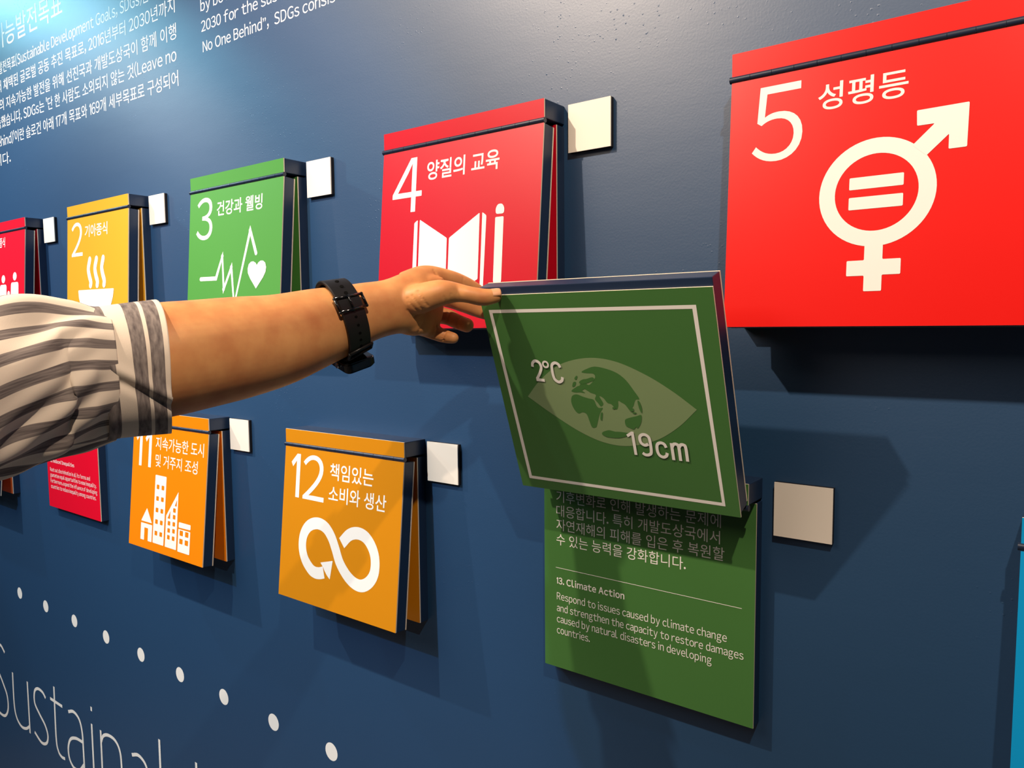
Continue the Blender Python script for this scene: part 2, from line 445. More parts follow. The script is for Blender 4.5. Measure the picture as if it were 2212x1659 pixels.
# --- panel 5
r, fl = panel('flip_panel', 'bright scarlet hinged panel with gender equality symbol, largest, upper right', 5 * SP, 0, M['red5'], -3.3)
f = Flat(); f.text_box('5', 0.084, 0.260, 0.060, 0.328, -0.002); put(f, 'number', fl)
f = Flat(); f.text_box('성평등', 0.309, 0.588, 0.087, 0.178, 0.008); put(f, 'title_lettering', fl)
f = Flat()
f.ring(.503, .475, .178, .127)
f.round_poly(rect(.421, .586, .421, .461), .004); f.round_poly(rect(.421, .586, .487, .528), .004)
f.round_poly([(.476, .645), (.532, .645), (.532, .697), (.587, .697), (.587, .748), (.532, .748), (.532, .801), (.477, .801), (.477, .749), (.422, .749), (.422, .698), (.476, .698)], .004)
f.round_poly([(.607, .338), (.668, .278), (.618, .278), (.616, .229), (.761, .227), (.759, .364), (.709, .364), (.709, .317), (.648, .376)], .004)
put(f, 'pictogram', fl)
# --- panels 9 and 10, mostly behind the sleeve
r, fl = panel('flip_panel', 'burnt orange info board at the left edge, under the sleeve', (1 + O2) * SP, RZ2, M['orange9'], -5.4)
r, fl = panel('flip_panel', 'magenta red info board with small white text, below the sleeve', (2 + O2) * SP, RZ2, M['pink10'])
f = Flat()
f.text('10. Reduced Inequalities', .068, .55, .588, .042, 0.012)
for body, x1, d in [('Root out discrimination in all its forms and', .838, .672), ('guarantee equal opportunities to ease inequality.', .949, .722), ('Furthermore, expand the influence of developing', .958, .776), ('countries to reduce inequality among countries.', .933, .828)]:
    f.text(body, .054, x1, d, .046, 0.002)
f.build('board_lettering', M['white'], [c for c in r.children if c.name.startswith('info_board')][0], y=-0.0655)
# --- panel 11
r, fl = panel('flip_panel', 'orange hinged panel with a row of city buildings, below the cuff', (3 + O2) * SP, RZ2, M['orange11'], -5.4)
for a_, b_ in ((.042, .134), (.176, .268)):
    f = Flat(); f.text_box('1', a_, b_, 0.060, 0.322, 0.0); put(f, 'number', fl)
f = Flat(); f.text_box('지속가능한 도시', 0.325, 0.955, 0.090, 0.184, 0.006); f.text_box('및 거주지 조성', 0.332, 0.888, 0.216, 0.307, 0.006); put(f, 'title_lettering', fl)
f = Flat()
f.round_poly([(.245, .620), (.322, .722), (.168, .722)], .008)
f.round_poly([(.168, .735), (.328, .735), (.328, .858), (.273, .858), (.272, .766), (.220, .766), (.221, .858), (.169, .858)], .006)
wr = lambda cx, cy, a=.018, b=.016: rounded(rect(cx - a, cx + a, cy - b, cy + b), .005, 2)
f.round_poly([(.343, .366), (.495, .366), (.493, .857), (.343, .857)], .008, [wr(x, .450 + k * .0832) for k in range(5) for x in (.385, .452)])
f.round_poly([(.662, .452), (.663, .858), (.513, .858), (.513, .637)], .005,
             [wr(.620, y, .017, .015) for y in (.587, .634, .684, .733, .785)] + [wr(.556, y, .017, .015) for y in (.686, .737, .785)] + [[(.648, .508), (.622, .556), (.648, .556)], [(.568, .597), (.534, .654), (.568, .654)]])
f.round_poly([(.685, .658), (.836, .658), (.836, .693), (.685, .696)], .008)
f.round_poly([(.682, .706), (.835, .706), (.835, .863), (.682, .863)], .006, [wr(x, y, .021, .018) for x in (.723, .793) for y in (.731, .788)])
put(f, 'pictogram', fl)
# --- panel 12
r, fl = panel('flip_panel', 'ochre hinged panel with a looping infinity arrow, lower middle', (4 + O2) * SP, RZ2, M['ochre12'], -5.6)
f = Flat(); f.text_box('12', 0.064, 0.372, 0.056, 0.318, 0.0); put(f, 'number', fl)
f = Flat(); f.text_box('책임있는', 0.417, 0.776, 0.085, 0.180, 0.010); f.text_box('소비와 생산', 0.414, 0.884, 0.212, 0.304, 0.010); put(f, 'title_lettering', fl)
f = Flat()
f.stroke([(.405, .712), (.365, .724), (.325, .726), (.285, .712), (.231, .665), (.203, .598), (.211, .525), (.256, .468), (.327, .443), (.399, .455), (.455, .500), (.495, .560), (.536, .631), (.598, .689), (.665, .722), (.728, .724), (.785, .691), (.819, .635), (.819, .560), (.789, .500), (.736, .457), (.671, .446), (.606, .466), (.546, .521)], 0.068, 8, cap=False)
f.round_poly([(.478, .633), (.460, .742), (.432, .722), (.41, .70), (.400, .685), (.372, .661)], .005)
put(f, 'pictogram', fl)
# --- panel 13, its flap lifted by the hand
X13 = 8.286
r, fl = panel('flip_panel', 'dark green panel with lifted flap showing an eye and globe', X13, RZ2, M['green13'], -160.7, back=0.885, start=-0.004)
f = Flat()    # on the inner side of the flap: x to the right, d upwards once the flap is raised
f.poly([(.034, .824), (.934, .824), (.946, .036), (.048, .040)], [[(.050, .810), (.919, .810), (.934, .050), (.064, .054)]])
def put_in(flat, name, material=None, lift=0.0005):
    o = flat.build(name, material or M['white'], fl, y=FLAP_T + lift, flip=-1, up=-1)
    return o
put_in(f, 'frame_line')
def lens(): 
    a, b = Vector((.137, .441)), Vector((.885, .429))
    top = catmull([a, (.22, .520), (.33, .590), (.46, .621), (.58, .610), (.70, .560), (.80, .497), b], 8)
    bot = catmull([b, (.80, .350), (.70, .287), (.58, .252), (.47, .257), (.36, .298), (.24, .370), a], 8)
    return top + bot[1:-1]
LAND = [
    [(.425, .561), (.451, .575), (.49, .586), (.54, .578), (.583, .562), (.616, .534), (.643, .491), (.66, .459), (.645, .456), (.636, .442), (.628, .425), (.610, .411), (.604, .418), (.594, .432), (.580, .440), (.568, .446), (.564, .425), (.556, .409), (.548, .411), (.535, .429), (.517, .435), (.504, .454), (.486, .461), (.499, .430), (.485, .417), (.476, .430), (.464, .447), (.472, .466), (.450, .474), (.434, .484), (.415, .495), (.405, .506), (.432, .513), (.449, .507), (.470, .524), (.484, .543), (.477, .556), (.450, .557)],
    [(.358, .453), (.372, .462), (.388, .463), (.411, .455), (.435, .449), (.458, .444), (.465, .421), (.475, .410), (.493, .411), (.476, .388), (.462, .358), (.450, .330), (.443, .322), (.427, .321), (.42, .345), (.413, .378), (.395, .386), (.374, .379), (.357, .398), (.350, .429)],
    [(.361, .477), (.381, .492), (.404, .502), (.428, .492), (.412, .482), (.424, .472), (.400, .474), (.382, .472)],
    [(.406, .519), (.425, .530), (.443, .533), (.471, .541), (.479, .530), (.460, .522), (.440, .514), (.412, .510)],
    [(.370, .497), (.378, .516), (.391, .517), (.383, .500)], [(.387, .532), (.397, .544), (.403, .542), (.395, .528)],
    [(.586, .369), (.608, .378), (.636, .386), (.657, .392), (.653, .365), (.640, .342), (.631, .334), (.626, .339), (.615, .328), (.596, .334), (.584, .340), (.581, .356)],
    [(.472, .304), (.490, .312), (.506, .315), (.530, .311), (.553, .312), (.615, .307), (.582, .296), (.541, .284), (.500, .283), (.484, .285), (.468, .294)],
    [(.479, .387), (.488, .391), (.483, .368), (.478, .356), (.473, .363)], [(.651, .451), (.658, .449), (.664, .425), (.662, .402), (.656, .410), (.652, .430)],
    [(.537, .417), (.548, .418), (.549, .411), (.539, .410)], [(.610, .415), (.627, .419), (.628, .408), (.616, .404)], [(.620, .402), (.639, .401), (.630, .395)]]
f = Flat(); f.poly(lens()); put_in(f, 'eye_shape', M['eye13'], 0.0004)
f = Flat()
for q in LAND: f.poly([tuple(p) for p in catmull(q, 3, True)])
put_in(f, 'globe_land', M['green13'], 0.0007)
f = Flat(); ow = 0.0125
sk = lambda pts, sm=6: f.stroke(pts, ow, sm, cap=False)
sk([(.196, .578), (.200, .594), (.214, .604), (.232, .598), (.239, .578), (.228, .554), (.206, .524)]); sk([(.202, .5215), (.243, .5195)], 0)
f.ring(.263, .590, .0165, .0085, 24)
sk([(.331, .578), (.325, .592), (.310, .598), (.295, .590), (.290, .572), (.290, .542), (.295, .525), (.311, .515), (.327, .522), (.333, .537)])
put_in(f, 'temperature_lettering', None, 0.0026)
f = Flat()
f.poly([(.5995, .217), (.612, .217), (.612, .3185), (.602, .3185), (.578, .303), (.583, .292), (.5995, .302)])
sk([(.637, .229), (.648, .222), (.664, .224), (.675, .238), (.676, .290), (.668, .306), (.652, .310), (.638, .302), (.634, .288), (.638, .272), (.652, .264), (.668, .270)])
sk([(.741, .262), (.735, .276), (.721, .281), (.707, .274), (.702, .258), (.703, .238), (.710, .225), (.724, .220), (.737, .227), (.742, .240)])
sk([(.765, .284), (.765, .212)], 0); sk([(.765, .266), (.774, .280), (.786, .281), (.793, .270), (.793, .212)]); sk([(.793, .266), (.802, .280), (.814, .281), (.821, .270), (.821, .212)])
put_in(f, 'length_lettering', None, 0.0026)
ib = [c for c in r.children if c.name.startswith('info_board')][0]
f = Flat()
for body, x1, d in [('기후변화로 인해 발생하는 문제에', .858, .212), ('대응합니다. 특히 개발도상국에서', .855, .279), ('자연재해의 피해를 입은 후 복원할', .874, .345), ('수 있는 능력을 강화합니다.', .710, .414)]:
    f.text(body, .068, x1, d - .006, .0605, -0.002)
f.poly(rect(.064, .948, .520, .5222))
f.text('13. Climate Action', .068, .424, .597, .0405, 0.020)
for body, x1, d in [('Respond to issues caused by climate change', .889, .6725), ('and strengthen the capacity to restore damages', .958, .7285), ('caused by natural disasters in developing', .826, .7815), ('countries.', .248, .835)]:
    f.text(body, .069, x1, d, .046, 0.0)
f.build('board_lettering', M['white'], ib, y=-0.0655)
# --- panel 14
r, fl = panel('flip_panel', 'sky blue hinged panel at the right edge', (6 + O2) * SP, RZ2, M['blue14'], -5.0)

# ------------------------------------------------------------------ small square plaques beside the panels
QX, QZ, QW, QH, QD = 1.0385, -0.0071, 0.2155, 0.2102, 0.026
for c, z, label in [(1, 0, 'small cream square plaque beside the crimson family panel'), (2, 0, 'small cream square plaque beside the mustard bowl panel'),
                    (3, 0, 'small cream square plaque beside the light green heart panel'), (4, 0, 'small cream square plaque beside the deep red book panel'),
                    (3 + O2, RZ2, 'small cream square plaque beside the orange city panel'), (4 + O2, RZ2, 'small cream square plaque beside the ochre infinity panel'),
                    (5 + O2, RZ2, 'cream square plaque beside the lifted green panel, largest of the plaques')]:
    q = box('square_plaque', 0, QW, -(QD - 0.006), 0.002, -QH, 0, M['plaque_side'], loc=W(c * SP + QX, 0, z + QZ))
    q['label'] = label; q['category'] = 'plaque'; q['group'] = 'square plaques beside the panels'
    box('plaque_face', 0, QW, -QD, -(QD - 0.006), -QH, 0, M['plaque'], q)
# ------------------------------------------------------------------ the arm that lifts the flap
ARM = [(2.09, -0.70, 1.420, 0.047, 0.046), (2.0219, -0.6419, 1.427, 0.0455, 0.044), (1.9714, -0.5837, 1.4482, 0.0452, 0.043), (1.9431, -0.516, 1.4586, 0.0473, 0.045), (1.9489, -0.4669, 1.4662, 0.0467, 0.0444), (1.9663, -0.4121, 1.474, 0.0471, 0.0438), (1.9734, -0.3844, 1.4777, 0.046, 0.0424), (1.9812, -0.3498, 1.4827, 0.0444, 0.04), (1.9897, -0.3176, 1.4885, 0.0412, 0.0354), (1.9976, -0.2824, 1.4985, 0.037, 0.0296), (2.0041, -0.2547, 1.5062, 0.0331, 0.0245), (2.0119, -0.2324, 1.5137, 0.0289, 0.0212), (2.0204, -0.2097, 1.5188, 0.0272, 0.0205), (2.0259, -0.1895, 1.5226, 0.0308, 0.0190), (2.0307, -0.1731, 1.5247, 0.0348, 0.0157), (2.0341, -0.1611, 1.5248, 0.0310, 0.0113)]
SLEEVE = [(2.09, -0.70, 1.415, 0.060, 0.057), (2.0219, -0.6419, 1.427, 0.0575, 0.0538), (1.9715, -0.5839, 1.4470, 0.0585, 0.0546), (1.9462, -0.5140, 1.4610, 0.0588, 0.0556), (1.9475, -0.4769, 1.4640, 0.0562, 0.0535), (1.9554, -0.4496, 1.4648, 0.0505, 0.0479)]
CUFF = [(1.9515, -0.4600, 1.4640, 0.0515, 0.0489), (1.9585, -0.4370, 1.4662, 0.0521, 0.0496), (1.9665, -0.4140, 1.4680, 0.0526, 0.05)]
THUMB = [(2.0075, -0.2149, 1.5171, 0.0128), (2.0249, -0.2013, 1.5224, 0.0142), (2.0447, -0.1922, 1.5266, 0.015), (2.0608, -0.1795, 1.5324, 0.0132), (2.069, -0.1654, 1.533, 0.0101), (2.0794, -0.1593, 1.531, 0.0086), (2.0895, -0.1478, 1.5282, 0.0089), (2.0975, -0.1378, 1.5294, 0.0074)]
INDEX = [(2.0178, -0.1873, 1.5433, 0.0112), (2.0273, -0.1668, 1.5512, 0.0109), (2.0339, -0.1462, 1.5505, 0.0096), (2.0392, -0.1268, 1.5467, 0.0088), (2.0451, -0.1074, 1.5389, 0.0079), (2.0512, -0.0913, 1.5278, 0.007)]
MIDDLE = [(2.0184, -0.1816, 1.5328, 0.0122), (2.0229, -0.1592, 1.5347, 0.011), (2.0271, -0.1283, 1.5286, 0.0094), (2.0362, -0.1126, 1.5223, 0.0087), (2.0424, -0.1006, 1.5168, 0.0078), (2.0507, -0.087, 1.5118, 0.0071)]
RING = [(2.019, -0.1827, 1.5173, 0.0132), (2.0236, -0.1605, 1.5156, 0.0105), (2.0288, -0.1444, 1.5113, 0.0092), (2.0363, -0.1405, 1.5093, 0.0085), (2.0467, -0.1378, 1.5043, 0.008), (2.0591, -0.1367, 1.5004, 0.0077)]
PINKY = [(2.021, -0.1916, 1.507, 0.013), (2.0284, -0.1741, 1.4998, 0.0094), (2.0363, -0.1593, 1.4928, 0.0079), (2.0438, -0.1556, 1.4897, 0.0072), (2.0552, -0.1535, 1.4875, 0.0059)]
CREASES = [([(2.043, -0.203, 1.5262), (2.046, -0.2012, 1.5215), (2.0505, -0.1984, 1.5149)], 0.0008), ([(2.0528, -0.2012, 1.533), (2.0568, -0.1988, 1.5259), (2.0609, -0.1965, 1.5183)], 0.0008), ([(2.0475, -0.2025, 1.5284), (2.0515, -0.2, 1.5225), (2.0556, -0.1978, 1.5143)], 0.0007), ([(2.0377, -0.2029, 1.5187), (2.0417, -0.2003, 1.5151), (2.0456, -0.1976, 1.5127)], 0.0008), ([(2.0648, -0.1813, 1.5308), (2.0668, -0.1802, 1.5261), (2.0679, -0.1798, 1.5219)], 0.0005), ([(2.0681, -0.1771, 1.532), (2.0702, -0.176, 1.5272), (2.0722, -0.1748, 1.5242)], 0.0005), ([(2.081, -0.1526, 1.5389), (2.0826, -0.1517, 1.5347), (2.0842, -0.1508, 1.5322)], 0.0006), ([(2.0849, -0.1498, 1.537), (2.0866, -0.149, 1.5322), (2.0882, -0.1482, 1.5274)], 0.0005), ([(2.0402, -0.1956, 1.5104), (2.0477, -0.1896, 1.5133), (2.0562, -0.183, 1.5159), (2.0646, -0.1762, 1.5203)], 0.0012), ([(2.0363, -0.183, 1.5087), (2.0361, -0.1839, 1.5014), (2.034, -0.1863, 1.493)], 0.0006), ([(2.0408, -0.1443, 1.5157), (2.0415, -0.1443, 1.5106), (2.0383, -0.1474, 1.5031)], 0.0009), ([(2.0544, -0.1409, 1.5105), (2.0521, -0.1431, 1.5055), (2.0524, -0.1435, 1.4986)], 0.0009), ([(2.0408, -0.1631, 1.5001), (2.0405, -0.1639, 1.4939), (2.0379, -0.1667, 1.4865)], 0.0009), ([(2.0493, -0.1588, 1.4944), (2.0475, -0.1606, 1.4901), (2.0468, -0.1618, 1.4834)], 0.0009), ([(2.0391, -0.1636, 1.5572), (2.0418, -0.162, 1.5529), (2.0444, -0.1604, 1.5486)], 0.0008), ([(2.0488, -0.1287, 1.5504), (2.0486, -0.1291, 1.5473), (2.0495, -0.1287, 1.5447)], 0.0007)]
UPV = Vector((0, 0, 1)); TOC = Vector((0.60, -0.79, 0.08)).normalized()   # towards the viewer's side of the arm

def samples(st, sub, win=1):
    """interpolated stations -> list of (centre, up, side, a, b)"""
    P = catmull([Vector(s[:3]) for s in st], sub); A = catmull([Vector((s[3], s[4] if len(s) > 4 else s[3], 0)) for s in st], sub)
    out = []
    for i, p in enumerate(P):
        t = (P[min(i + win, len(P) - 1)] - P[max(i - win, 0)]).normalized()
        up = (UPV - t * UPV.dot(t)).normalized(); side = up.cross(t)
        if side.dot(TOC) < 0: side = -side
        out.append((p, up, side, A[i].x, A[i].y, t))
    return out

def loft(bm, S_, n=32, cap=True, power=1.0):
    rows = []
    for (p, up, sd, a, b, t) in S_:
        rows.append([bm.verts.new(p + up * a * math.cos(2 * math.pi * k / n) + sd * b * math.sin(2 * math.pi * k / n)) for k in range(n)])
    for i in range(len(rows) - 1):
        for k in range(n):
            bm.faces.new((rows[i][k], rows[i][(k + 1) % n], rows[i + 1][(k + 1) % n], rows[i + 1][k]))
    if cap: bm.faces.new(rows[0][::-1]); bm.faces.new(rows[-1])
    return rows

def digit(bm, st, sub=7, n=20):
    S_ = samples(st, sub)
    p, up, sd, a, b, t = S_[-1]
    for k in range(1, 6):       # rounded tip
        h = math.pi / 2 * k / 5.4
        S_.append((p + t * a * 0.9 * math.sin(h), up, sd, a * math.cos(h), b * math.cos(h), t))
    loft(bm, S_, n)

bm = bmesh.new()
arm_s = samples(ARM, 8)
p, up, sd, a, b, t = arm_s[-1]
ext = arm_s + [(p + t * 0.006, up, sd, a * 0.85, b * 0.8, t), (p + t * 0.010, up, sd, a * 0.5, b * 0.5, t)]
loft(bm, ext, 48)
for c in (THUMB, INDEX, MIDDLE, RING, PINKY): digit(bm, c)
# fleshy web between thumb and index finger, and the heel of the hand
digit(bm, [(2.0179, -0.1941, 1.537, 0.0102), (2.0337, -0.1737, 1.5437, 0.0094), (2.0441, -0.161, 1.5451, 0.0056)])
digit(bm, [(2.0189, -0.2054, 1.5106, 0.0129), (2.0267, -0.1876, 1.5032, 0.0126), (2.0328, -0.1739, 1.4998, 0.0094)])
bmesh.ops.recalc_face_normals(bm, faces=bm.faces)
raw = bpy.data.objects.new('person', from_bm(bm, 'person')); COL.objects.link(raw)
m_ = raw.modifiers.new('remesh', 'REMESH'); m_.mode = 'VOXEL'; m_.voxel_size = 0.0009
m_ = raw.modifiers.new('smooth', 'SMOOTH'); m_.factor = 0.5; m_.iterations = 38
bpy.context.view_layer.update()
me = bpy.data.meshes.new_from_object(raw.evaluated_get(bpy.context.evaluated_depsgraph_get()))
bpy.data.objects.remove(raw)
me.name = 'person'
segs = []
for line, dep in CREASES:
    q = catmull([Vector(x) for x in line], 5)
    segs.append((q, dep))
from mathutils import kdtree
kd = kdtree.KDTree(len(me.vertices))
for v in me.vertices: kd.insert(v.co, v.index)
kd.balance()
nors = [v.normal.copy() for v in me.vertices]
push = {}
for q, dep in segs:
    # lay the crease on the skin first, then press it in
    on = []
    for x in q:
        co, i, d = kd.find(x); on.append(co.copy())
    for x in on:
        for co, i, d in kd.find_range(x, 0.0042):
            g = (0.8 if dep < 0.00085 else 1.4) * dep * math.exp(-(d / 0.0015) ** 2)
            if g > push.get(i, 0): push[i] = g
for i, g in push.items(): me.vertices[i].co -= nors[i] * g
for p in me.polygons: p.use_smooth = True

def skin_mat():
    m = mat('warm_skin', srgb(214, 150, 100), 0.48, 0.35, bump=(900, 0.10, 0.0004))
    n = m.node_tree.nodes; L = m.node_tree.links; p = n['Principled BSDF']
    p.inputs['Subsurface Weight'].default_value = 0.12
    p.inputs['Subsurface Radius'].default_value = (0.010, 0.004, 0.002)
    p.inputs['Subsurface Scale'].default_value = 0.6
    t = n.new('ShaderNodeTexNoise'); t.inputs['Scale'].default_value = 38; t.inputs['Detail'].default_value = 5
    L.new(n['Texture Coordinate'].outputs['Object'], t.inputs['Vector'])
    r = n.new('ShaderNodeValToRGB'); r.color_ramp.elements[0].color = srgb(202, 130, 80); r.color_ramp.elements[1].color = srgb(226, 164, 104)
    r.color_ramp.elements[0].position = 0.3; r.color_ramp.elements[1].position = 0.7
    L.new(t.outputs['Fac'], r.inputs['Fac']); L.new(r.outputs['Color'], p.inputs['Base Color'])
    return m
M['skin'] = skin_mat()
M['nail'] = mat('pink_nail', srgb(226, 166, 124), 0.3, 0.5)
person = link('person', me, M['skin'])
person['label'] = "person's left arm in a rolled striped sleeve, lifting the dark green flap"; person['category'] = 'person'
# thumb nail
th = samples(THUMB, 7); p, up, sd, a, b, t = th[-1]
nrm = (up * 0.68 + sd * 0.73).normalized(); bn = t.cross(nrm).normalized()
bm = bmesh.new(); g = []
for i in range(11):
    s = -0.0075 + 0.0125 * i / 10; row = []
    for k in range(11):
        ph = math.radians(-44 + 88 * k / 10)
        rr = a * (1.035 - 0.12 * max(0, s / 0.008) ** 2)
        e = 1 - 0.16 * (abs(k - 5) / 5) ** 3 if i > 7 else 1
        row.append(bm.verts.new(p + t * (s * e) + (nrm * math.cos(ph) + bn * math.sin(ph)) * rr))
    g.append(row)
for i in range(10):
    for k in range(10): bm.faces.new((g[i][k], g[i][k + 1], g[i + 1][k + 1], g[i + 1][k])).smooth = True
bmesh.ops.recalc_face_normals(bm, faces=bm.faces)
nail = link('thumbnail', from_bm(bm, 'thumbnail'), M['nail'], person)
sm = nail.modifiers.new('thickness', 'SOLIDIFY'); sm.thickness = 0.0006

# ------------------------------------------------------------------ shirt sleeve
def cloth_mat(name, along_u, pitch, duty, phase, bands=None):
    m = mat(name, srgb(228, 214, 196), 0.9, 0.1)
    n = m.node_tree.nodes; L = m.node_tree.links; p = n['Principled BSDF']
    p.inputs['Sheen Weight'].default_value = 0.15
    tc = n['Texture Coordinate']
    sep = n.new('ShaderNodeSeparateXYZ'); L.new(tc.outputs['UV'], sep.inputs['Vector'])
    nz = n.new('ShaderNodeTexNoise'); nz.inputs['Scale'].default_value = 9; nz.inputs['Detail'].default_value = 2
    L.new(tc.outputs['Object'], nz.inputs['Vector'])
    wob = n.new('ShaderNodeMath'); wob.operation = 'MULTIPLY_ADD'; wob.inputs[1].default_value = 0.020 if along_u else 0.004
    L.new(nz.outputs['Fac'], wob.inputs[0]); L.new(sep.outputs['X' if along_u else 'Y'], wob.inputs[2])
    sc = n.new('ShaderNodeMath'); sc.operation = 'MULTIPLY_ADD'; sc.inputs[1].default_value = 1 / pitch; sc.inputs[2].default_value = phase
    L.new(wob.outputs['Value'], sc.inputs[0])
    fr = n.new('ShaderNodeMath'); fr.operation = 'FRACT'; L.new(sc.outputs['Value'], fr.inputs[0])
    r = n.new('ShaderNodeValToRGB'); e = r.color_ramp.elements
    e[0].position = 0.0; e[0].color = (0, 0, 0, 1); e[1].position = duty; e[1].color = (0, 0, 0, 1)
    x = e.new(duty + 0.02); x.color = (1, 1, 1, 1); x = e.new(0.98); x.color = (1, 1, 1, 1); x = e.new(1.0); x.color = (0, 0, 0, 1)
    if bands:
        while len(e) > 2: e.remove(e[-1])
        e[0].position = 0; e[0].color = (0, 0, 0, 1); e[1].position = 0.999; e[1].color = (1, 1, 1, 1)
        for a_, c_ in bands:
            x = e.new(a_); x.color = (c_, c_, c_, 1)
        r.color_ramp.interpolation = 'CONSTANT'
    L.new(fr.outputs['Value'], r.inputs['Fac'])
    # heathered grey yarn
    mp = n.new('ShaderNodeMapping'); mp.inputs['Scale'].default_value = (260, 26, 1) if along_u else (30, 320, 1)
    L.new(tc.outputs['UV'], mp.inputs['Vector'])
    yn = n.new('ShaderNodeTexNoise'); yn.inputs['Scale'].default_value = 1; yn.inputs['Detail'].default_value = 3
    L.new(mp.outputs['Vector'], yn.inputs['Vector'])
    yr = n.new('ShaderNodeValToRGB'); yr.color_ramp.elements[0].color = srgb(92, 84, 84); yr.color_ramp.elements[1].color = srgb(150, 140, 134)
    yr.color_ramp.elements[0].position = 0.3; yr.color_ramp.elements[1].position = 0.7
    L.new(yn.outputs['Fac'], yr.inputs['Fac'])
    mx = n.new('ShaderNodeMix'); mx.data_type = 'RGBA'
    mx.inputs['B'].default_value = srgb(232, 218, 200)
    L.new(yr.outputs['Color'], mx.inputs['A']); L.new(r.outputs['Color'], mx.inputs['Factor'])
    L.new(mx.outputs['Result'], p.inputs['Base Color'])
    wv = n.new('ShaderNodeTexNoise'); wv.inputs['Scale'].default_value = 1500
    L.new(tc.outputs['Object'], wv.inputs['Vector'])
    bp = n.new('ShaderNodeBump'); bp.inputs['Strength'].default_value = 0.2; bp.inputs['Distance'].default_value = 0.0004
    L.new(wv.outputs['Fac'], bp.inputs['Height']); L.new(bp.outputs['Normal'], p.inputs['Normal'])
    return m

def cloth(name, st, sub, n, disp, material, parent, thick):
    S_ = samples(st, sub, 12); bm = bmesh.new(); uv = bm.loops.layers.uv.new('UVMap')
    rows = []; dist = 0; ds = []
    for i, (p, up, sd, a, b, t) in enumerate(S_):
        if i: dist += (p - S_[i - 1][0]).length
        ds.append(dist)
    for i, (p, up, sd, a, b, t) in enumerate(S_):
        row = []
        for k in range(n):
            th = 2 * math.pi * k / n
            d, ax = disp(ds[i], dist, th)
            row.append(bm.verts.new(p + up * (a + d) * math.cos(th) + sd * (b + d) * math.sin(th) + t * ax))
        rows.append(row)
    for i in range(len(rows) - 1):
        for k in range(n):
            f_ = bm.faces.new((rows[i][k], rows[i][(k + 1) % n], rows[i + 1][(k + 1) % n], rows[i + 1][k])); f_.smooth = True
            for lp, (uu, vv) in zip(f_.loops, ((k, i), (k + 1, i), (k + 1, i + 1), (k, i + 1))):
                lp[uv].uv = (uu / n, ds[vv])
    bmesh.ops.recalc_face_normals(bm, faces=bm.faces)
    o = link(name, from_bm(bm, name), material, parent)
    s = o.modifiers.new('thickness', 'SOLIDIFY'); s.thickness = thick; s.offset = -1
    return o

G = lambda x, w: math.exp(-(x / w) ** 2)
FOLDS = [  # start angle at the cuff, end angle further up the sleeve, height, width (radians), reach (m)
    (12, 30, .0045, .20, .10), (35, 84, .0050, .15, .11), (52, 112, .0055, .15, .13), (72, 146, .0050, .17, .14), (105, 172, .0030, .18, .12),
    (150, 122, .0040, .17, .13), (178, 150, .0040, .17, .12), (205, 190, .004, .2, .1), (250, 230, .005, .2, .12), (300, 320, .005, .2, .12), (335, 345, .004, .2, .1)]
def sstep(x): x = max(0.0, min(1.0, x)); return x * x * (3 - 2 * x)
def sleeve_disp(s, L_, th):
    r = L_ - s; d = 0
    for a0, a1, h, w_, reach in FOLDS:
        k = r / reach
        ang = math.radians(a0 + (a1 - a0) * min(k, 1.5) * (1 - 0.2 * min(k, 1.5)))
        dd = (th - ang + math.pi) % (2 * math.pi) - math.pi
        env = sstep(r / 0.03 + 0.15) * (1 - sstep((k - 0.45) / 0.9))
        d += h * env * (G(dd, w_) - 0.6 * G(dd - w_ * 2.0, w_))
    d += 0.0014 * math.sin(s * 55 + th * 3) + 0.0010 * math.sin(s * 38 - th * 5)
    d += 0.004 * G(r - 0.075, 0.03) * G((th + 0.15 + math.pi) % (2 * math.pi) - math.pi, 0.7)
    return d, 0.0
def cuff_disp(s, L_, th):
    k = s / L_
    d = 0.0022 * k + 0.0010 * math.sin(th * 3 + 0.6) + 0.0014 * G(k - 0.05, 0.08)
    pl = math.radians(78 + 34 * k)
    d += 0.0024 * G(th - pl, 0.10) - 0.0030 * G(th - pl - 0.17, 0.09)
    ax = 0.0025 * math.sin(th * 2 + 0.4) * k
    return d, ax
M['sleeve'] = cloth_mat('striped_shirt_cloth', True, 1 / 21, 0.42, 0.30)
M['cuff'] = cloth_mat('striped_cuff_cloth', False, 0.0545, 0.48, 0.0, [(.20, 1), (.44, 0), (.63, 1), (.68, 0), (.86, 1)])
sleeve = cloth('shirt_sleeve', SLEEVE, 34, 220, sleeve_disp, M['sleeve'], person, 0.0010)
cuff = cloth('rolled_cuff', CUFF, 24, 200, cuff_disp, M['cuff'], sleeve, 0.0032)

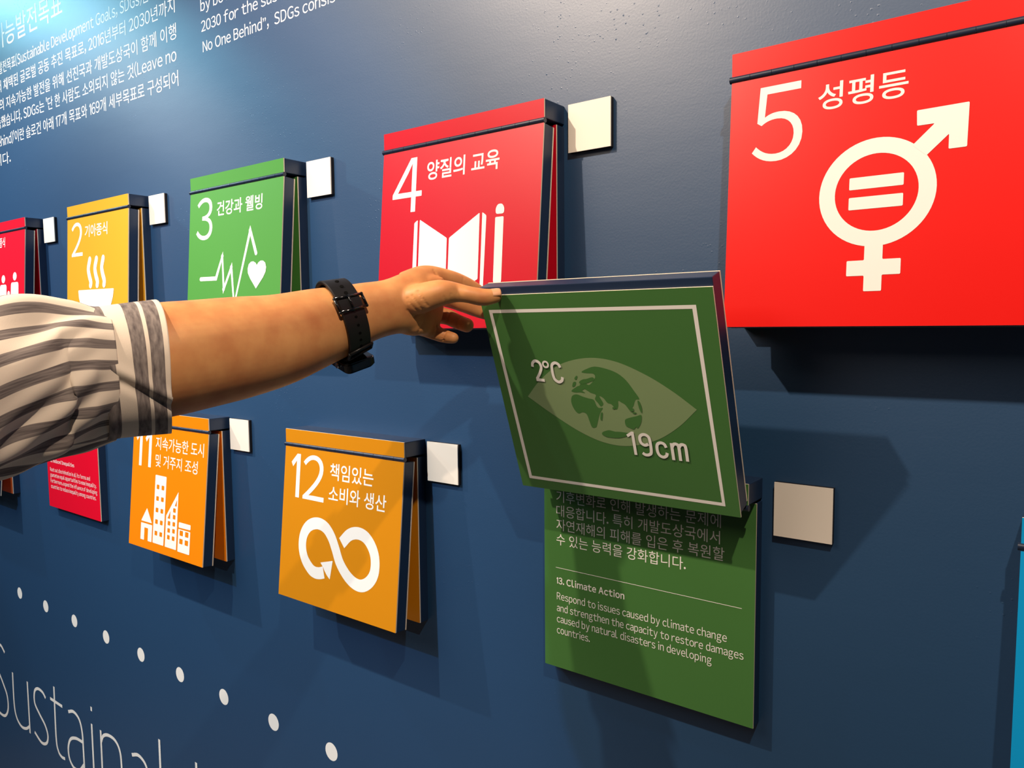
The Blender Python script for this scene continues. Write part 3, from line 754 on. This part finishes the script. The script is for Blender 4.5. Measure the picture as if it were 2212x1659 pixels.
# ------------------------------------------------------------------ wristwatch
watch = thing('wristwatch', 'black wristwatch with a perforated rubber strap on the wrist', 'watch', (2.004, -0.2547, 1.5062))
M['rubber'] = mat('black_rubber', srgb(22, 21, 22), 0.45, 0.4, bump=(700, 0.05, 0.0002))
M['gloss'] = mat('black_gloss_metal', srgb(14, 14, 16), 0.15, 0.7)
M['hole'] = mat('hole_dark', srgb(4, 4, 4), 0.8, 0.1)
M['glass'] = mat('dark_watch_glass', srgb(20, 14, 12), 0.06, 0.8)
wl = watch.location
fine = samples(ARM, 24)
tgt = min(range(len(fine)), key=lambda i: (fine[i][0] - Vector((2.0045, -0.2540, 1.5064))).length)
cen, wup, wsd, wa, wb, wt = fine[tgt]
def wpt(th, ax, off):
    """point around the wrist: angle from the top towards the viewer, along the arm, outside the skin"""
    i = tgt; s = ax
    while s > 0 and i < len(fine) - 1 and s > (fine[i + 1][0] - fine[i][0]).length: s -= (fine[i + 1][0] - fine[i][0]).length; i += 1
    while s < 0 and i > 0 and -s > (fine[i][0] - fine[i - 1][0]).length: s += (fine[i][0] - fine[i - 1][0]).length; i -= 1
    a, b = fine[i][3], fine[i][4]
    return cen + wt * ax + wup * (a + off) * math.cos(th) + wsd * (b + off) * math.sin(th) - wl
bm = bmesh.new(); rows = []
prof = [(-.0122, .0012), (-.0122, .0030), (-.0114, .0042), (.0114, .0042), (.0122, .0030), (.0122, .0012), (.0100, .0006), (-.0100, .0006)]
for k in range(96):
    th_ = 2 * math.pi * k / 96
    loose = 0.0022 * max(0, math.cos(th_ - 0.2)) ** 2 + 0.0006
    rows.append([bm.verts.new(wpt(th_, ax, o_ + loose)) for ax, o_ in prof])
for k in range(96):
    for j in range(len(prof)):
        bm.faces.new((rows[k][j], rows[k][(j + 1) % 8], rows[(k + 1) % 96][(j + 1) % 8], rows[(k + 1) % 96][j]))
bmesh.ops.recalc_face_normals(bm, faces=bm.faces)
strap = link('strap', from_bm(bm, 'strap'), M['rubber'], watch)
for dg in (21, 36, 49, 86, 98, 110, 121, 132):
    th_ = math.radians(dg); loose = 0.0022 * max(0, math.cos(th_ - 0.2)) ** 2 + 0.0006
    c = wpt(th_, 0.0, .00445 + loose); e = 0.02
    tu = (wpt(th_ + e, 0, .0044 + loose) - wpt(th_ - e, 0, .0044 + loose)).normalized()
    nn = wt.cross(tu).normalized(); 
    if nn.dot(wpt(th_, 0, .01) - wpt(th_, 0, 0)) < 0: nn = -nn
    bm = bmesh.new()
    rr = 0.0017 if dg < 60 else 0.0013
    top = [bm.verts.new(c + nn * .0001 + tu * rr * math.cos(x) + wt * rr * 1.15 * math.sin(x)) for x in [2 * math.pi * q / 16 for q in range(16)]]
    bot = [bm.verts.new(v.co - nn * .0015) for v in top]
    bm.faces.new(top); bm.faces.new(bot[::-1])
    for q in range(16): bm.faces.new((top[q], top[(q + 1) % 16], bot[(q + 1) % 16], bot[q]))
    bmesh.ops.recalc_face_normals(bm, faces=bm.faces)
    link('strap_hole', from_bm(bm, 'strap_hole'), M['hole'], strap)
def bar(bm, P, rad, n=10):
    P = [Vector(p) for p in P]; S_ = []
    rows = []
    for i, p in enumerate(P):
        t = (P[min(i + 1, len(P) - 1)] - P[max(i - 1, 0)]).normalized()
        x = t.orthogonal().normalized(); y = t.cross(x)
        if rows: pass
        rows.append([bm.verts.new(p + (x * math.cos(2 * math.pi * k / n) + y * math.sin(2 * math.pi * k / n)) * rad) for k in range(n)])
    for i in range(len(rows) - 1):
        for k in range(n): bm.faces.new((rows[i][k], rows[i][(k + 1) % n], rows[i + 1][(k + 1) % n], rows[i + 1][k])).smooth = True
    bm.faces.new(rows[0][::-1]); bm.faces.new(rows[-1])
# buckle: a rectangular frame and its pin
bm = bmesh.new(); o_ = .0065
th1, th2 = math.radians(55), math.radians(75)
corner = [wpt(th1, -.0146, o_), wpt(th1, .0146, o_), wpt(th2, .0146, o_), wpt(th2, -.0146, o_)]
for q in range(4): bar(bm, [corner[q], corner[(q + 1) % 4]], .0014)
for c in corner: bmesh.ops.create_uvsphere(bm, u_segments=10, v_segments=6, radius=.0016, matrix=Matrix.Translation(c))
link('buckle', from_bm(bm, 'buckle'), M['gloss'], watch)
bm = bmesh.new(); bar(bm, [wpt(th1, 0, o_ + .0006), wpt((th1 + th2) / 2, 0, o_ + .0010), wpt(th2 + .05, 0, o_ - .0004)], .0011)
link('buckle_pin', from_bm(bm, 'buckle_pin'), M['gloss'], watch)
bm = bmesh.new()
for e0 in (math.radians(138),):
    for ax in (-.0130, .0130): bar(bm, [wpt(e0, ax, .0052), wpt(e0 + .22, ax, .0052)], .0014)
    for q in (e0, e0 + .22): bar(bm, [wpt(q, -.0130, .0054), wpt(q, .0130, .0054)], .0014)
link('strap_loop', from_bm(bm, 'strap_loop'), M['rubber'], watch)
# case on the far underside of the wrist
thc = math.radians(196)
cc = wpt(thc, 0, .0075)
nr = (wpt(thc, 0, .02) - wpt(thc, 0, .0)).normalized(); ta = wt; tb = nr.cross(ta).normalized()
def slab(name, hx, hy, h0, h1, r, material, parent):
    bm = bmesh.new(); pts = rounded([(-hx, -hy), (hx, -hy), (hx, hy), (-hx, hy)], r, 6)
    lo = [bm.verts.new(cc + ta * x + tb * y + nr * h0) for x, y in pts]; hi = [bm.verts.new(cc + ta * x + tb * y + nr * h1) for x, y in pts]
    bm.faces.new(lo[::-1]); bm.faces.new(hi)
    for i in range(len(lo)): bm.faces.new((lo[i], lo[(i + 1) % len(lo)], hi[(i + 1) % len(lo)], hi[i]))
    bmesh.ops.recalc_face_normals(bm, faces=bm.faces)
    es = [e for e in bm.edges if len(e.link_faces) == 2 and e.calc_face_angle(0) > 1.0]
    bmesh.ops.bevel(bm, geom=es, offset=.0012, segments=3, affect='EDGES')
    return link(name, from_bm(bm, name), material, parent)
case = slab('watch_case', .0165, .0195, -.0035, .0055, .007, M['gloss'], watch)
slab('watch_glass', .0150, .0180, .0050, .0072, .0065, M['glass'], case)
bm = bmesh.new(); bar(bm, [cc + ta * -.0160 + tb * .004, cc + ta * -.0190 + tb * .004], .0026, 16)
link('crown', from_bm(bm, 'crown'), M['steel'], case)
